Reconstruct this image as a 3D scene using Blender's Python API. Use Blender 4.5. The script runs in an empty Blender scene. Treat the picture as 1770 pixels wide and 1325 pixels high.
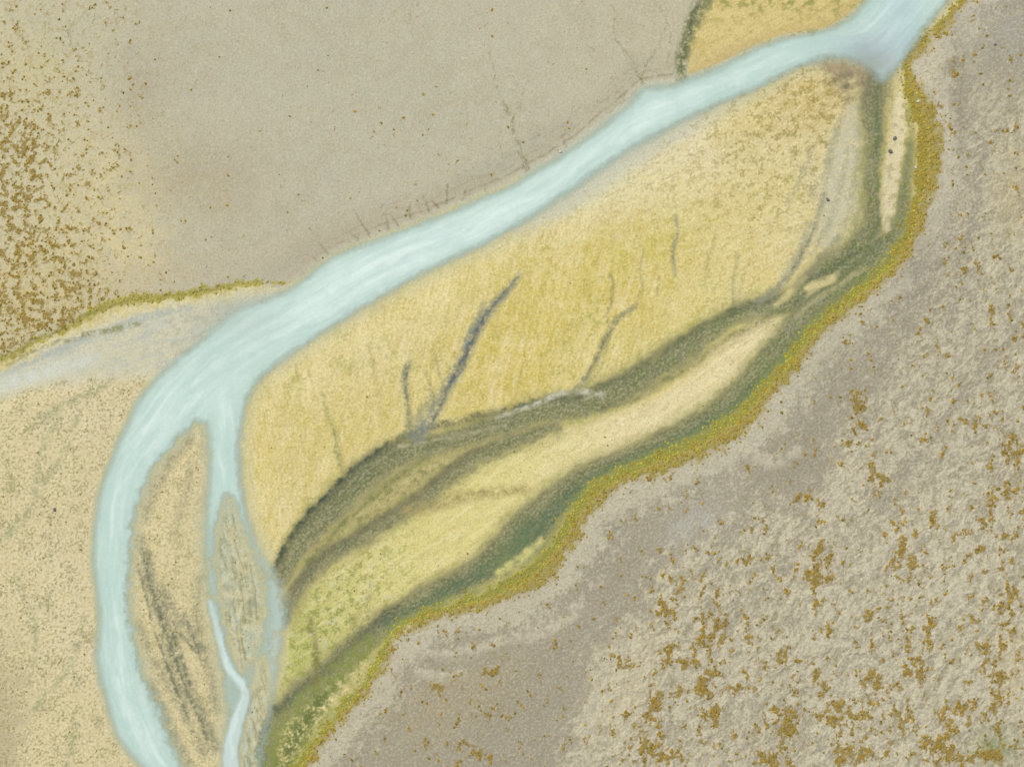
import bpy, numpy as np, math, time
T0=time.time()
F=np.float32
S=0.1; CX,CY=885.0,662.5      # survey plan units are decimetres
KR,KG,KB=0.755,0.745,0.675          # albedo relative to the sunlit look

# ---------------------------------------------------------------- noise
_tabs={}
def perlin(x,y,seed):
    if seed not in _tabs:
        r=np.random.default_rng(seed); a=r.random(65536)*2*np.pi
        _tabs[seed]=(np.cos(a).astype(F),np.sin(a).astype(F))
    gx,gy=_tabs[seed]
    xi=np.floor(x).astype(np.int32); yi=np.floor(y).astype(np.int32)
    xf=(x-xi).astype(F); yf=(y-yi).astype(F)
    x0=xi&255; x1=(xi+1)&255; y0=(yi&255)<<8; y1=((yi+1)&255)<<8
    u=xf*xf*xf*(xf*(xf*6-15)+10); v=yf*yf*yf*(yf*(yf*6-15)+10)
    i=x0+y0; a=gx[i]*xf+gy[i]*yf
    i=x1+y0; b=gx[i]*(xf-1)+gy[i]*yf
    i=x0+y1; c=gx[i]*xf+gy[i]*(yf-1)
    i=x1+y1; d=gx[i]*(xf-1)+gy[i]*(yf-1)
    a+=u*(b-a); c+=u*(d-c)
    return (a+v*(c-a))*F(1.5)
def fbm(x,y,sx,octv,seed,gain=0.5,sy=None,ridge=False):
    sy=sy or sx; t=0; amp=1.0; X_=x/F(sx); Y_=y/F(sy)
    for o in range(octv):
        n=perlin(X_,Y_,seed*17+o)
        if ridge: n=.5-1.6*np.abs(n)
        t=t+n*F(amp); amp*=gain; X_=X_*F(2.03)+F(7.3); Y_=Y_*F(2.03)+F(3.1)
    return t
def sst(a,b,x):
    t=np.clip((x-a)/F(b-a),0,1); return t*t*(3-2*t)

# ---------------------------------------------------------------- distance lattice
LX0,LY0,LS=-600,-500,4
LX=np.arange(LX0,2401,LS,dtype=F); LY=np.arange(LY0,1901,LS,dtype=F)
GX,GY=np.meshgrid(LX,LY)
def catmull(p,n,closed=False):
    p=np.array(p,float)
    if closed: q=np.vstack([p[-1],p,p[0],p[1]])
    else: q=np.vstack([2*p[0]-p[1],p,2*p[-1]-p[-2]])
    out=[]
    for i in range(1,len(q)-2):
        for k in range(n):
            t=k/n
            out.append(0.5*((2*q[i])+(-q[i-1]+q[i+1])*t+(2*q[i-1]-5*q[i]+4*q[i+1]-q[i+2])*t*t+(-q[i-1]+3*q[i]-3*q[i+1]+q[i+2])*t**3))
    if not closed: out.append(q[-2])
    return np.array(out)
def linefield(pts,sub=3,pad=130,full=False,flow=False):
    p=catmull(pts,sub) if len(pts)>2 else np.array(pts,float)
    out=np.full(GX.shape,999,F)
    if full: sl=(slice(None),slice(None))
    else:
        x0=int(max(0,(p[:,0].min()-pad-LX0)//LS)); x1=int(max(1,(p[:,0].max()+pad-LX0)//LS+1))
        y0=int(max(0,(p[:,1].min()-pad-LY0)//LS)); y1=int(max(1,(p[:,1].max()+pad-LY0)//LS+1))
        sl=(slice(y0,y1),slice(x0,x1))
    gx=GX[sl]; gy=GY[sl]; best=np.full(gx.shape,999,F)
    if flow: bs=np.zeros(gx.shape,F); bo=np.zeros(gx.shape,F); bd=np.full(gx.shape,1e9,F)
    s0=0
    for a,b in zip(p[:-1],p[1:]):
        dx,dy=b[0]-a[0],b[1]-a[1]; L=math.hypot(dx,dy)
        if L<1e-6: continue
        t=np.clip(((gx-F(a[0]))*F(dx)+(gy-F(a[1]))*F(dy))*F(1/L/L),0,1)
        ex=gx-F(a[0])-t*F(dx); ey=gy-F(a[1])-t*F(dy)
        d=np.sqrt(ex*ex+ey*ey)
        if flow:
            m=d<bd; bd=np.where(m,d,bd); bs=np.where(m,s0+t*L,bs)
            o=(ex*F(dy)-ey*F(dx))/F(L); bo=np.where(m,o,bo)
        w=F(a[2]/2)+t*F((b[2]-a[2])/2)
        best=np.minimum(best,d-w); s0+=L
    out[sl]=best
    if flow: return out,bs,bo,bd
    return out
def polyfield(pts,sub=2,smooth=True):
    p=catmull(pts,sub,True) if smooth else np.array(pts,float)
    best=np.full(GX.shape,1e9,F); ins=np.zeros(GX.shape,bool)
    q=np.roll(p,-1,axis=0)
    for a,b in zip(p,q):
        dx,dy=b[0]-a[0],b[1]-a[1]; L2=dx*dx+dy*dy
        if L2<1e-9: continue
        t=np.clip(((GX-F(a[0]))*F(dx)+(GY-F(a[1]))*F(dy))*F(1/L2),0,1)
        ex=GX-F(a[0])-t*F(dx); ey=GY-F(a[1])-t*F(dy)
        best=np.minimum(best,ex*ex+ey*ey)
        if dy!=0:
            c=((GY>=a[1])!=(GY>=b[1]))&(GX<(dx*(GY-a[1])/dy+a[0])); ins^=c
    d=np.sqrt(best); return np.where(ins,-d,d)
def sample(fd,x,y):
    u=np.clip((x-LX0)/LS,0,len(LX)-1.001); v=np.clip((y-LY0)/LS,0,len(LY)-1.001)
    ui=u.astype(np.int32); vi=v.astype(np.int32); u=(u-ui).astype(F); v=(v-vi).astype(F)
    a=fd[vi,ui]; b=fd[vi,ui+1]; c=fd[vi+1,ui]; d=fd[vi+1,ui+1]
    a=a+u*(b-a); c=c+u*(d-c); return a+v*(c-a)

# ---------------------------------------------------------------- layout
REDGE_L=[(1900,-500),(1620,-150),(1490,0),(1455,32),(1425,48),(1380,55),(1340,64),(1290,85),(1240,110),(1200,125),(1165,140),(1110,148),(1085,175),(1050,205),(1010,235),(970,262),(915,295),(860,325),(800,350),(740,375),(680,396),(630,416),(570,440),(520,480),(490,500),(430,520),(385,545),(350,578),(310,608),(268,650),(228,700),(205,750),(180,810),(165,860),(155,930),(158,1000),(166,1080),(158,1130),(175,1200),(195,1270),(235,1325),(330,1450),(500,1900)]
REDGE_R=[(2050,-500),(1770,-150),(1648,0),(1600,60),(1565,112),(1530,147),(1505,132),(1482,112),(1440,105),(1390,120),(1340,145),(1290,165),(1230,192),(1180,217),(1120,247),(1060,285),(1000,325),(940,370),(880,405),(820,435),(760,465),(700,495),(650,525),(590,562),(530,602),(480,635),(445,668),(427,710),(420,760),(424,830),(432,885),(450,938),(474,980),(497,1025),(502,1060),(494,1110),(482,1180),(470,1250),(456,1325),(520,1450),(720,1900)]
ISL1=[(350,736),(322,752),(294,784),(266,822),(243,880),(232,950),(227,1020),(233,1080),(248,1150),(284,1235),(320,1325),(400,1450),(580,1900),(640,1900),(450,1450),(384,1325),(385,1250),(378,1180),(366,1100),(354,1030),(348,960),(350,880),(356,800)]
ISL2=[(394,862),(384,900),(378,940),(382,1000),(388,1060),(398,1110),(418,1158),(438,1130),(450,1080),(452,1035),(442,985),(424,940),(408,895)]
ISL3=[(452,1140),(440,1190),(422,1250),(418,1325),(470,1450),(640,1900),(700,1900),(480,1450),(440,1325),(450,1260),(462,1190)]
MOSS=[(2085,-500,18),(1800,-150,18),(1668,0,12),(1628,42,14),(1580,92,18),(1568,130,14),(1588,180,34),(1602,230,40),(1604,300,36),(1590,350,28),(1574,400,26),(1547,450,26),(1504,494,24),(1447,536,22),(1406,577,26),(1366,627,28),(1322,682,26),(1277,727,34),(1222,764,34),(1150,795,32),(1080,822,26),(1022,860,32),(992,902,32),(962,952,34),(915,1000,38),(860,1028,26),(790,1047,20),(720,1070,17),(678,1100,14),(650,1160,16),(606,1212,17),(562,1264,20),(518,1325,20),(400,1500,24),(250,1900,24)]
MOSSL=[(-600,880,14),(0,622,8),(60,592,8),(130,562,10),(180,528,14),(230,516,16),(300,511,12),(370,500,14),(440,490,9),(500,486,4)]
river=polyfield(REDGE_L+REDGE_R[::-1]); 
isl1=polyfield(ISL1); isl2=polyfield(ISL2); isl3=polyfield(ISL3); isl23=np.minimum(isl2,isl3)
MAINC=[(1975,-500,1),(1690,-150,1),(1569,0,1),(1500,70,1),(1400,85,1),(1300,120,1),(1200,165,1),(1100,205,1),(1030,260,1),(950,322,1),(850,375,1),(750,420,1),(660,460,1),(570,515,1),(480,565,1),(400,615,1),(330,670,1),(270,740,1),(225,800,1),(203,860,1),(192,930,1),(190,1000,1),(198,1080,1),(208,1150,1),(235,1250,1),(275,1325,1),(370,1450,1),(540,1900,1)]
_,fs,fo,fd=linefield(MAINC,full=True,flow=True)
PLAIN=[(-600,-500),(1300,-500),(1262,-150),(1215,0),(1192,60),(1175,135)]+REDGE_L[11:25]+[(440,490),(370,500),(300,511),(230,516),(180,530),(130,562),(60,592),(0,622),(-600,880)]
CREAM=[(-600,980),(0,684),(60,664),(150,648),(268,640)]+REDGE_L[30:]+[(-600,1900)]
RIGHT=[(p[0],p[1]) for p in MOSS]+[(2400,1900),(2400,-500)]
f_plain=polyfield(PLAIN,1,False); f_cream=polyfield(CREAM,1,False); f_right=polyfield(RIGHT,1,False)
GRAYB=[(1640,60),(1668,160),(1672,260),(1645,360),(1610,430),(1590,500),(1560,560),(1500,620),(1470,690),(1440,790),(1400,870),(1300,880),(1220,930),(1165,960),(1120,1040),(1060,1110),(1020,1200),(985,1325),(920,1500),(800,1900),(300,1900),(515,1325),(690,1100),(930,1000),(1010,870),(1250,760),(1400,600),(1520,490),(1600,350),(1605,200)]
f_grayb=polyfield(GRAYB,2); f_moss=linefield(MOSS,3,200); f_mossl=linefield(MOSSL,3)
TRIB=[(-600,760),(0,638),(60,608),(130,578),(200,550),(260,532),(330,524),(400,512),(470,500),(500,520),(440,600),(330,660),(268,648),(150,655),(60,668),(0,688),(-600,950)]
f_trib=polyfield(TRIB,2)
CB=[(1520,130,34),(1510,180,38),(1511,250,24),(1508,320,22),(1505,390,30),(1478,440,50),(1420,480,46),(1370,518,36),(1310,532,32),(1255,552,30),(1200,590,36),(1140,632,44),(1070,672,46),(1000,702,42),(930,712,40),(880,732,40),(820,748,36),(760,765,34),(700,782,42),(650,808,48),(600,850,48),(548,905,44),(508,960,34),(485,1000,22)]
CB2=[(960,738,20),(880,765,26),(820,790,28),(770,830,28),(710,875,26),(650,915,24),(590,950,26),(540,985,28),(508,1025,24),(495,1070,12)]
CC=[(1572,250,6),(1568,330,18),(1558,390,36),(1526,438,54),(1478,486,48),(1418,528,44),(1370,572,42),(1330,622,42),(1288,670,42),(1228,718,40),(1154,762,38),(1084,790,34),(1018,820,38),(966,862,52),(920,910,74),(880,950,64),(824,990,50),(760,1020,40),(700,1052,36),(650,1088,38),(600,1130,38),(550,1170,34),(500,1215,34),(470,1250,30),(455,1325,40),(520,1500,40),(740,1900,40)]
f_cb,cs,co,cd=linefield(CB,full=True,flow=True)
f_cb2,s2,o2,d2=linefield(CB2,full=True,flow=True)
f_cc,s3,o3,d3=linefield(CC,full=True,flow=True)
m=d2<cd; cs=np.where(m,s2+3000,cs); co=np.where(m,o2,co); cd=np.minimum(cd,d2)
m=d3<cd; cs=np.where(m,s3+6000,cs); co=np.where(m,o3,co)
f_chan=np.minimum(np.minimum(f_cb,f_cb2),f_cc)
print('fields',time.time()-T0)

# ---------------------------------------------------------------- grid
def axis(lo,hi,step,far):
    core=np.arange(lo,hi+step,step); d=step; p=0; e=[]
    while p<far: d*=1.17; p+=d; e.append(p)
    e=np.array(e); return np.concatenate([lo-e[::-1],core,core[-1]+e]).astype(F)
AX=axis(-50,1820,1.5,24000); AY=axis(-50,1375,1.5,24000)
X,Y=np.meshgrid(AX,AY); NY,NX=X.shape
n90=fbm(X,Y,90,3,1); n90b=fbm(X,Y,90,3,2); n14=fbm(X,Y,15,4,3,.6); n14b=fbm(X,Y,15,4,4,.6)
nlo=perlin(X/F(170),Y/F(170),901); nlo2=perlin(X/F(170),Y/F(170),902)
fine=fbm(X,Y,4.5,2,5,0.8); fineb=fbm(X,Y,3.1,1,6)
WX=X+3.5*n90+2.4*n14+1.2*fine; WY=Y+3.5*n90b+2.4*n14b+1.2*fineb    # land warp
VX=X+2.5*n90+1.0*n14; VY=Y+2.5*n90b+1.0*n14b           # water warp
med=fbm(X,Y,34,4,7,0.6); big=fbm(X,Y,230,4,8)
def rot(ang):
    a=math.radians(ang); return X*math.cos(a)+Y*math.sin(a), -X*math.sin(a)+Y*math.cos(a)
def streak(ang,ln,wd,seed,octv=3,warp=12):
    ux,uy=rot(ang); return fbm(ux+warp*nlo,uy+warp*nlo2,ln,octv,seed,.62,wd)
riv=sample(river,VX,VY); i1=sample(isl1,VX+2.5*n14,VY+2.5*n14b); i23=sample(isl23,VX+3.5*n14+4*med,VY+3.5*n14b)+3*n14
wsd=np.maximum(np.maximum(riv,-i1),-i23)
plain=sample(f_plain,WX,WY); cream=sample(f_cream,WX,WY)
right=sample(f_right,WX,WY); grayb=sample(f_grayb,WX+10*n90,WY+10*n90b)+8*med
mossd=sample(f_moss,WX,WY); mossld=sample(f_mossl,WX,WY); trib=sample(f_trib,WX,WY); chan=sample(f_chan,WX,WY)
S_=sample(fs,X,Y); O_=sample(fo,X,Y); CS=sample(cs,X,Y); CO=sample(co,X,Y)
cstreak=.6*fbm(CS+10*n14,CO+4*n14b,44,3,21,0.65,12)+.5*n14b
cthin=fbm(CS+14*n14,CO+2.5*n14b+6*n90,90,3,22,.6,8,True)
print('samples',time.time()-T0)

def lin(c):
    c=np.array(c,float)/255; return np.where(c<=0.04045,c/12.92,((c+0.055)/1.055)**2.4).astype(F)
col=np.empty(X.shape+(3,),F); col[:]=lin((208,191,130))
def mix(m,c): 
    global col
    m=np.clip(m,0,1)[...,None]; col+= m*(lin(c)-col)
def blob(x,y,rx,ry,ang,c,op,nz=0.5):
    a=math.radians(ang); dx=WX-x; dy=WY-y
    u=(dx*math.cos(a)+dy*math.sin(a))/rx; v=(-dx*math.sin(a)+dy*math.cos(a))/ry
    mix(op*np.exp(-(u*u+v*v))*np.clip(1+nz*(med*1.2+n14),0,2),c)
def stroke(pts,soft,c,op,brk=0.5,jit=0):
    p=np.array(pts,float); x0,x1=p[:,0].min()-50,p[:,0].max()+50; y0,y1=p[:,1].min()-50,p[:,1].max()+50
    ia,ib=np.searchsorted(AX,[x0,x1]); ja,jb=np.searchsorted(AY,[y0,y1]); sl=(slice(ja,jb),slice(ia,ib))
    if ib<=ia or jb<=ja: return
    fd_=linefield(pts,3,60)
    if jit: jx=X[sl]+jit*n14[sl]+jit*.5*fine[sl]; jy=Y[sl]+jit*n14b[sl]+jit*.5*fineb[sl]
    else: jx=VX[sl]+.6*n14[sl]+.8*fine[sl]; jy=VY[sl]+.6*n14b[sl]+.8*fineb[sl]
    d=sample(fd_,jx,jy)
    m=np.clip(op*sst(soft,-soft*0.3,d)*np.clip(1+brk*(n14b[sl]*1.1+.8*fine[sl]),0,1.5),0,1)[...,None]
    col[sl]+=m*(lin(c)-col[sl])

# --- yellow grass bar
st1=streak(-74,60,6,31); st2=streak(-28,60,6,32); st1b=streak(-100,50,5,36)
wup=sst(-80,120,(X-1080)*0.7-(Y-420))
wl=sst(640,520,X)
st=(st1*(1-wl)+st1b*wl)*(1-wup)+st2*wup
fan=.6*streak(-78,230,40,38,3,30)+.5*med
blob(1290,230,240,95,-28,(217,203,170),.95)
blob(1100,300,180,60,-28,(215,205,176),.95)
blob(1180,340,170,50,-25,(214,200,158),.8)
blob(1440,330,60,140,10,(196,187,160),.9)
blob(1400,180,100,70,-10,(186,162,98),.8)
blob(1330,210,70,40,-20,(204,186,134),.5)
blob(1350,400,90,60,-30,(212,197,152),.7)
blob(985,352,170,22,-28,(196,194,178),.95)
blob(860,440,160,20,-28,(212,199,152),.6)
blob(1000,500,240,100,-25,(205,186,104),.8)
blob(1130,420,130,40,-25,(196,182,98),.6)
blob(900,620,110,110,0,(204,184,100),.8)
blob(640,600,180,60,-35,(215,200,154),.85)
blob(500,800,60,150,20,(214,198,148),.85)
blob(560,760,70,100,10,(208,192,130),.5)
blob(760,520,120,40,-28,(216,202,144),.7)
blob(1180,580,150,60,-30,(211,198,128),.6)
blob(640,730,120,60,-30,(206,189,126),.6)
mix(.45*sst(.0,.7,fan)*(1-wup),(190,176,92)); mix(.45*sst(.0,.7,-fan)*(1-wup),(222,207,158))
mix(.35*sst(.1,.7,big+.3*med),(198,180,104)); mix(.35*sst(.1,.7,-big+.3*med),(218,205,156))
mix(0.3*sst(0.0,0.9,st+.3*n14),(184,162,92)); mix(0.28*sst(0.0,0.9,-st),(228,215,172))
mix(0.42*sst(0.05,0.8,fine+.4*n14),(170,152,86)); mix(.4*sst(.1,.8,-fine-.3*n14b),(230,218,176))
mix(.45*sst(.2,.6,fan+.4*fine+.4*n14)*sst(-.2,.6,-big)*(1-wup),(156,154,78))
mix(.8*sst(38,6,wsd)*sst(-60,60,X-930+60*med)*sst(1350,1150,X),(192,192,180))
mix(.4*sst(26,4,wsd),(194,190,158))
sp=sst(.25,.55,n14+.6*fine)*wup*sst(1000,1400,X)*sst(470,250,Y+60*med); mix(sp*.65,(152,140,80))
stroke([(1478,190,16),(1470,240,34),(1458,300,40),(1440,370,34),(1430,420,18)],26,(190,184,160),.7,.5)
stroke([(1492,200,6),(1490,280,14),(1486,360,16),(1474,420,14)],12,(158,154,122),.55,.6)
for p in ([(1400,250,1),(1385,300,3),(1360,350,3)],[(1440,230,1),(1425,290,3),(1400,340,4)],[(1465,250,1),(1455,320,3),(1430,390,4),(1400,440,4)],[(1476,300,1),(1466,370,3),(1446,420,4)],[(1455,200,1),(1440,260,2),(1428,320,2)]): stroke(p,8,(158,154,124),.5,.6)
# lower pale bar
PB=[(1362,540),(1300,565),(1240,605),(1150,680),(1050,720),(950,748),(860,780),(790,812),(750,850),(650,935),(560,995),(512,1040),(500,1110),(480,1215),(530,1180),(600,1120),(680,1050),(750,1010),(830,960),(900,890),(960,835),(1050,795),(1150,750),(1230,695),(1290,645),(1340,590)]
pb=sst(8,-10,sample(polyfield(PB,2),WX,WY)); st3=streak(-32,50,8,33,3,8)
mix(pb*.95,(219,204,162))
mix(pb*.85*sst(1150,820,X),(212,200,132)); mix(pb*.6*sst(760,560,X+60*med),(190,185,118)); mix(pb*.6*sst(620,500,X)*sst(980,1100,Y),(164,168,96))
mix(pb*.3*sst(0.1,.9,st3),(180,164,106)); mix(pb*.4*sst(0.1,.9,-st3),(229,218,178))
mix(pb*.7*sst(.12,.45,n14+.7*fine)*sst(780,580,X),(126,140,64))
mix(pb*.6*sst(.1,.6,med)*sst(760,640,X)*sst(920,960,Y)*sst(-.1,.4,n14b),(200,194,162))
mix(pb*.4*sst(.1,.8,fine+.4*n14),(172,157,100))
# dark channels
mot=sst(12,-14,sample(polyfield([(860,762),(760,770),(680,800),(610,870),(545,945),(515,1010),(600,950),(700,880),(800,800)],2),WX,WY))
mix(mot*.85,(164,154,106)); mix(mot*.6*sst(0,.6,cstreak+.5*fine),(205,192,142)); mix(mot*.7*sst(.1,.6,n14+.4*fine),(122,124,76))
mix(.55*sst(24,0,chan+8*cstreak)*(1-.3*n14),(170,161,108))
mix(.4*sst(20,4,chan+4*n14)*sst(.0,.5,n14b),(142,148,80))
ce=chan+6*cstreak+3*fine-3*cthin
mix(.9*sst(8,-6,ce),(136,130,95))
mix(.68*sst(-2,-16,ce),(110,115,84))
mix(.4*sst(0.1,.7,cstreak)*sst(4,-8,chan),(156,149,112)); mix(.35*sst(0.2,.8,-cstreak)*sst(4,-8,chan),(92,98,74))
wide=sst(6,-10,chan)
mix(.45*wide*sst(.25,.5,cthin),(162,157,124)); mix(.38*wide*sst(-.15,-.6,cthin),(84,94,68))
mix(.5*wide*sst(.0,.5,med+.4*n14)*sst(900,500,Y),(120,130,78))
mix(.4*wide*sst(.1,.6,-med+.3*n14)*sst(900,500,Y),(140,140,116))
mix(.5*sst(.1,.5,fine+n14*.4)*sst(4,-8,chan),(94,104,62)); mix(.5*sst(.1,.6,-fine)*sst(6,-8,chan),(172,166,132))
G1=(98,108,74)
stroke([(1518,150,5),(1516,220,5),(1518,300,5),(1518,380,6),(1500,430,5)],8,G1,.6,.5)
stroke([(1520,420,4),(1480,458,6),(1420,500,5),(1370,535,5),(1330,545,3)],8,G1,.55,.5)
stroke([(1490,430,3),(1440,462,5),(1395,486,5),(1350,515,5),(1300,528,4),(1260,540,4)],7,(94,102,74),.6,.5)
stroke([(1500,462,2),(1455,490,4),(1405,522,4),(1378,548,3)],6,(178,168,128),.5,.8)
stroke([(1450,470,1),(1420,492,4),(1395,512,3)],6,(188,176,130),.55,.6)
stroke([(1480,500,3),(1440,520,5),(1400,552,5),(1370,580,4)],7,(124,118,98),.5,.5)
stroke([(1330,560,1),(1290,580,3),(1230,618,3),(1180,655,2)],6,(180,168,124),.45,.8)
stroke([(1270,538,4),(1200,573,6),(1120,630,6),(1040,667,6),(1000,680,4)],8,(104,108,76),.55,.5)
stroke([(1000,688,4),(940,690,5),(860,712,5),(780,730,6),(720,745,7),(660,777,8),(610,815,9),(560,863,10),(520,908,10),(490,952,10),(474,985,7)],9,(92,97,76),.65,.5)
stroke([(660,775,2),(610,812,3),(560,860,4),(520,905,4),(490,948,4),(474,980,4)],4,(70,78,66),.55,.5)
stroke([(1040,705,3),(1100,690,5),(1180,640,6),(1250,590,4),(1330,550,4)],9,(106,108,82),.5,.5)
stroke([(830,772,5),(770,815,7),(700,868,7),(630,915,7),(560,960,7),(505,1015,10)],9,(108,104,80),.55,.5)
stroke([(740,790,2),(680,830,4),(620,880,5),(570,930,5),(530,975,4)],8,(106,112,70),.5,.6)
stroke([(1040,682,2),(1000,676,6),(960,684,6),(920,700,4),(860,722,2)],5,(188,185,164),.7,1)
stroke([(1010,690,1),(1030,680,2),(1042,692,2)],2.5,(200,196,178),.6,.5)
stroke([(880,735,2),(800,752,2),(740,762,2),(690,772,2)],5,(178,170,138),.5,1.2)
stroke([(1395,572,8),(1340,636,10),(1296,682,10),(1226,730,10),(1140,776,9),(1050,812,9),(975,868,18),(910,930,26),(846,984,18),(756,1030,12),(670,1080,12)],10,(90,108,82),.6,.5)
blob(905,930,44,22,-48,(98,116,84),.5); blob(870,968,40,14,-40,(118,130,84),.4)
mix(.6*sst(2,-10,chan)*sst(.3,.55,n14+.6*fine)*(right<0)*sst(30,8,mossd),(168,178,160))
stroke([(1540,455,6),(1480,512,10),(1430,545,10)],9,(98,112,78),.5,.7)
stroke([(690,1050,9),(640,1085,10),(590,1135,9),(530,1185,9),(480,1225,9)],9,(92,96,76),.6,.5)
stroke([(640,1110,16),(570,1180,34),(520,1245,50),(490,1325,60),(520,1500,60)],20,(128,134,76),.8,.8)
stroke([(560,1200,8),(520,1260,12),(490,1320,16)],14,(98,106,62),.5,1)
stroke([(905,846,4),(850,852,8),(790,862,10),(740,876,10),(700,882,8)],14,(160,146,96),.7,.6)
stroke([(862,990,5),(895,968,10),(935,932,7)],8,(196,188,124),.75,.6)
stroke([(1396,498,8),(1440,480,8)],7,(208,192,140),.85,.3); stroke([(1340,528,3),(1370,500,8),(1390,478,4)],7,(204,190,136),.8,.3)
stroke([(545,1180,6),(547,1120,6),(535,1070,4)],9,(124,118,70),.55,.5)
stroke([(620,1130,3),(610,1080,5),(640,1030,4)],8,(134,128,78),.4,.6)
blob(1475,138,50,30,25,(122,114,94),.75); blob(1440,114,60,12,10,(164,146,118),.5)
# creeks on the bar
DK=(126,131,122)
for p,c,o,sf_ in (([(898,474,1),(884,494,4),(866,514,7),(846,536,12),(832,556,12),(816,582,14),(804,612,12),(792,640,13),(776,668,13),(758,700,13),(740,728,16),(722,752,20)],DK,.7,11),
  ([(893,480,1),(864,515,2),(838,545,5),(822,575,4),(806,605,4),(790,640,4),(770,676,2)],(92,99,104),.7,4),([(808,600,1),(800,640,2),(780,660,2),(764,700,2),(742,736,3)],(88,92,84),.6,3),([(826,560,1),(812,600,2),(800,622,2)],(86,92,94),.55,2.5),([(848,530,1),(836,560,1),(818,596,1)],(90,96,96),.5,2.5),
  ([(834,524,2),(828,545,5),(812,575,5)],DK,.5,7),([(750,605,1),(756,640,2),(764,662,2),(776,676,2)],(140,136,106),.55,4),([(770,670,3),(745,690,6),(722,720,8),(704,748,10)],(132,134,106),.55,9),([(735,640,1),(745,670,1.5),(752,700,1.5)],(140,136,106),.5,3.5),
  ([(709,622,2),(703,642,5),(700,668,7),(703,690,5),(706,720,5),(702,750,8)],(126,128,106),.65,8),([(708,630,1),(701,665,3),(704,700,2)],(92,96,86),.6,3),
  ([(558,680,1),(568,720,3),(578,750,4),(584,785,5),(594,816,5)],(158,153,98),.6,8),([(574,740,1),(580,790,2),(588,808,2)],(118,124,74),.55,3),
  ([(1054,476,3),(1059,492,2),(1057,520,1.5),(1050,545,1.5),(1057,572,1),(1048,600,1)],(130,128,102),.65,3.5),
  ([(1098,530,3),(1080,540,5),(1062,560,4),(1048,586,4),(1036,608,4),(1024,635,5),(1012,655,6),(986,682,9)],(138,136,106),.7,7),([(1075,545,1),(1048,586,1.5),(1030,622,1.5),(1015,648,2)],(100,102,76),.55,2.5),([(1050,600,1),(1035,640,2),(1010,670,2)],(150,146,100),.5,4),
  ([(1114,430,1),(1108,465,1.5),(1112,505,1.5)],(150,142,100),.65,3.5),([(1168,370,1),(1170,400,3),(1163,435,3),(1168,476,2)],(140,140,120),.7,4.5),([(1140,480,1),(1136,510,2)],(148,138,98),.5,4),([(1110,505,1),(1095,530,1.5),(1085,550,1.5)],(150,142,100),.5,3.5),
  ([(1424,335,2),(1418,362,3),(1407,388,4),(1398,410,6),(1384,438,6),(1366,472,7),(1340,500,7),(1312,522,6)],(144,143,120),.7,8),([(1404,395,1.5),(1390,428,2),(1368,468,2)],(110,112,90),.55,3),
  ([(1395,390,4),(1380,430,4),(1350,480,5)],(160,156,128),.6,7),
  ([(1446,412,2),(1425,440,6),(1400,470,8),(1375,495,8)],(138,134,104),.6,8),([(1276,440,1),(1270,480,3),(1268,525,5)],(150,144,104),.6,5),([(1290,470,1),(1280,500,2),(1275,530,3)],(160,152,112),.5,4),
  ([(1240,390,1),(1225,440,3),(1220,470,2)],(170,158,104),.5,6),([(640,600,1),(650,660,3),(660,720,4)],(182,168,112),.4,7),([(900,640,1),(890,680,2),(880,710,3)],(176,160,94),.5,6),([(1150,600,1),(1130,625,3)],(160,150,98),.5,6)):
    stroke(p,sf_,c,o,.4)
PS=[(1554,155),(1541,200),(1532,280),(1526,350),(1526,402),(1540,375),(1553,320),(1560,240),(1562,175)]
psd=sample(polyfield(PS),WX+2*n14,WY); mix(.9*sst(6,-5,psd),(210,197,162)); mix(.6*sst(5,-3,psd)*sst(.1,.6,n14+med*.5),(170,160,124))
mix(.45*sst(8,-2,np.abs(psd-9)-2)*sst(140,180,Y)*(X>1540),(124,132,86))
gap=sst(6,-6,sample(linefield([(1566,130,4),(1574,200,6),(1577,260,6),(1574,340,5)],3),WX,WY)); mix(gap*.5,(142,140,94))
# upper grass tongue & gully
river_s=sample(river,X,Y)
tong=(((X-1190)>0)&(river_s>0)&(X+Y*1.1<1500)&(Y<135))*1.0
mix(tong*.8,(208,188,128)); mix(tong*.3*sst(0,.8,st2),(178,155,90)); mix(tong*.6*sst(20,4,wsd),(192,167,112)); mix(tong*.7*sst(.1,.5,n14)*sst(55,0,Y),(140,142,74)); mix(tong*.4*sst(.1,.8,fine+.4*n14),(174,156,98)); mix(tong*.4*sst(.1,.7,med),(190,168,102))
# plain
mp=sst(3,-5,plain)
keep=col; col=np.empty_like(keep); col[:]=lin((182,175,153))
mix(.4*sst(-.3,.8,big),(175,168,146)); mix(.4*sst(0,.8,-big),(188,182,161))
mix(.35*sst(0,.7,med+.5*big),(188,182,162)); mix(.3*sst(0,.7,-med+.5*big),(173,165,142))
mix(.4*sst(900,1180,X),(190,179,150)); mix(.55*sst(340,-50,X+60*med),(202,190,150))
blob(240,160,50,85,15,(154,144,124),.5); blob(330,300,110,55,-10,(164,151,127),.6); blob(385,340,60,45,0,(176,159,124),.4); blob(90,60,110,50,30,(178,176,160),.5)
blob(170,330,110,130,0,(203,189,146),.7); blob(60,500,160,100,0,(198,180,130),.6); blob(220,430,60,60,0,(210,194,150),.7); blob(60,120,90,90,0,(198,185,138),.5)
blob(560,180,240,160,0,(179,173,152),.4); blob(600,400,200,40,-20,(178,167,144),.5); blob(300,470,120,30,-10,(184,170,139),.5)
mix(.3*sst(.05,.8,fine+.3*n14),(162,155,133)); mix(.28*sst(.05,.8,-fine),(201,194,174))
mix(.4*sst(.3,.7,n14+.3*fine)*sst(420,100,X+80*med),(166,147,90))
hb=sst(480,620,X)
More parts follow.
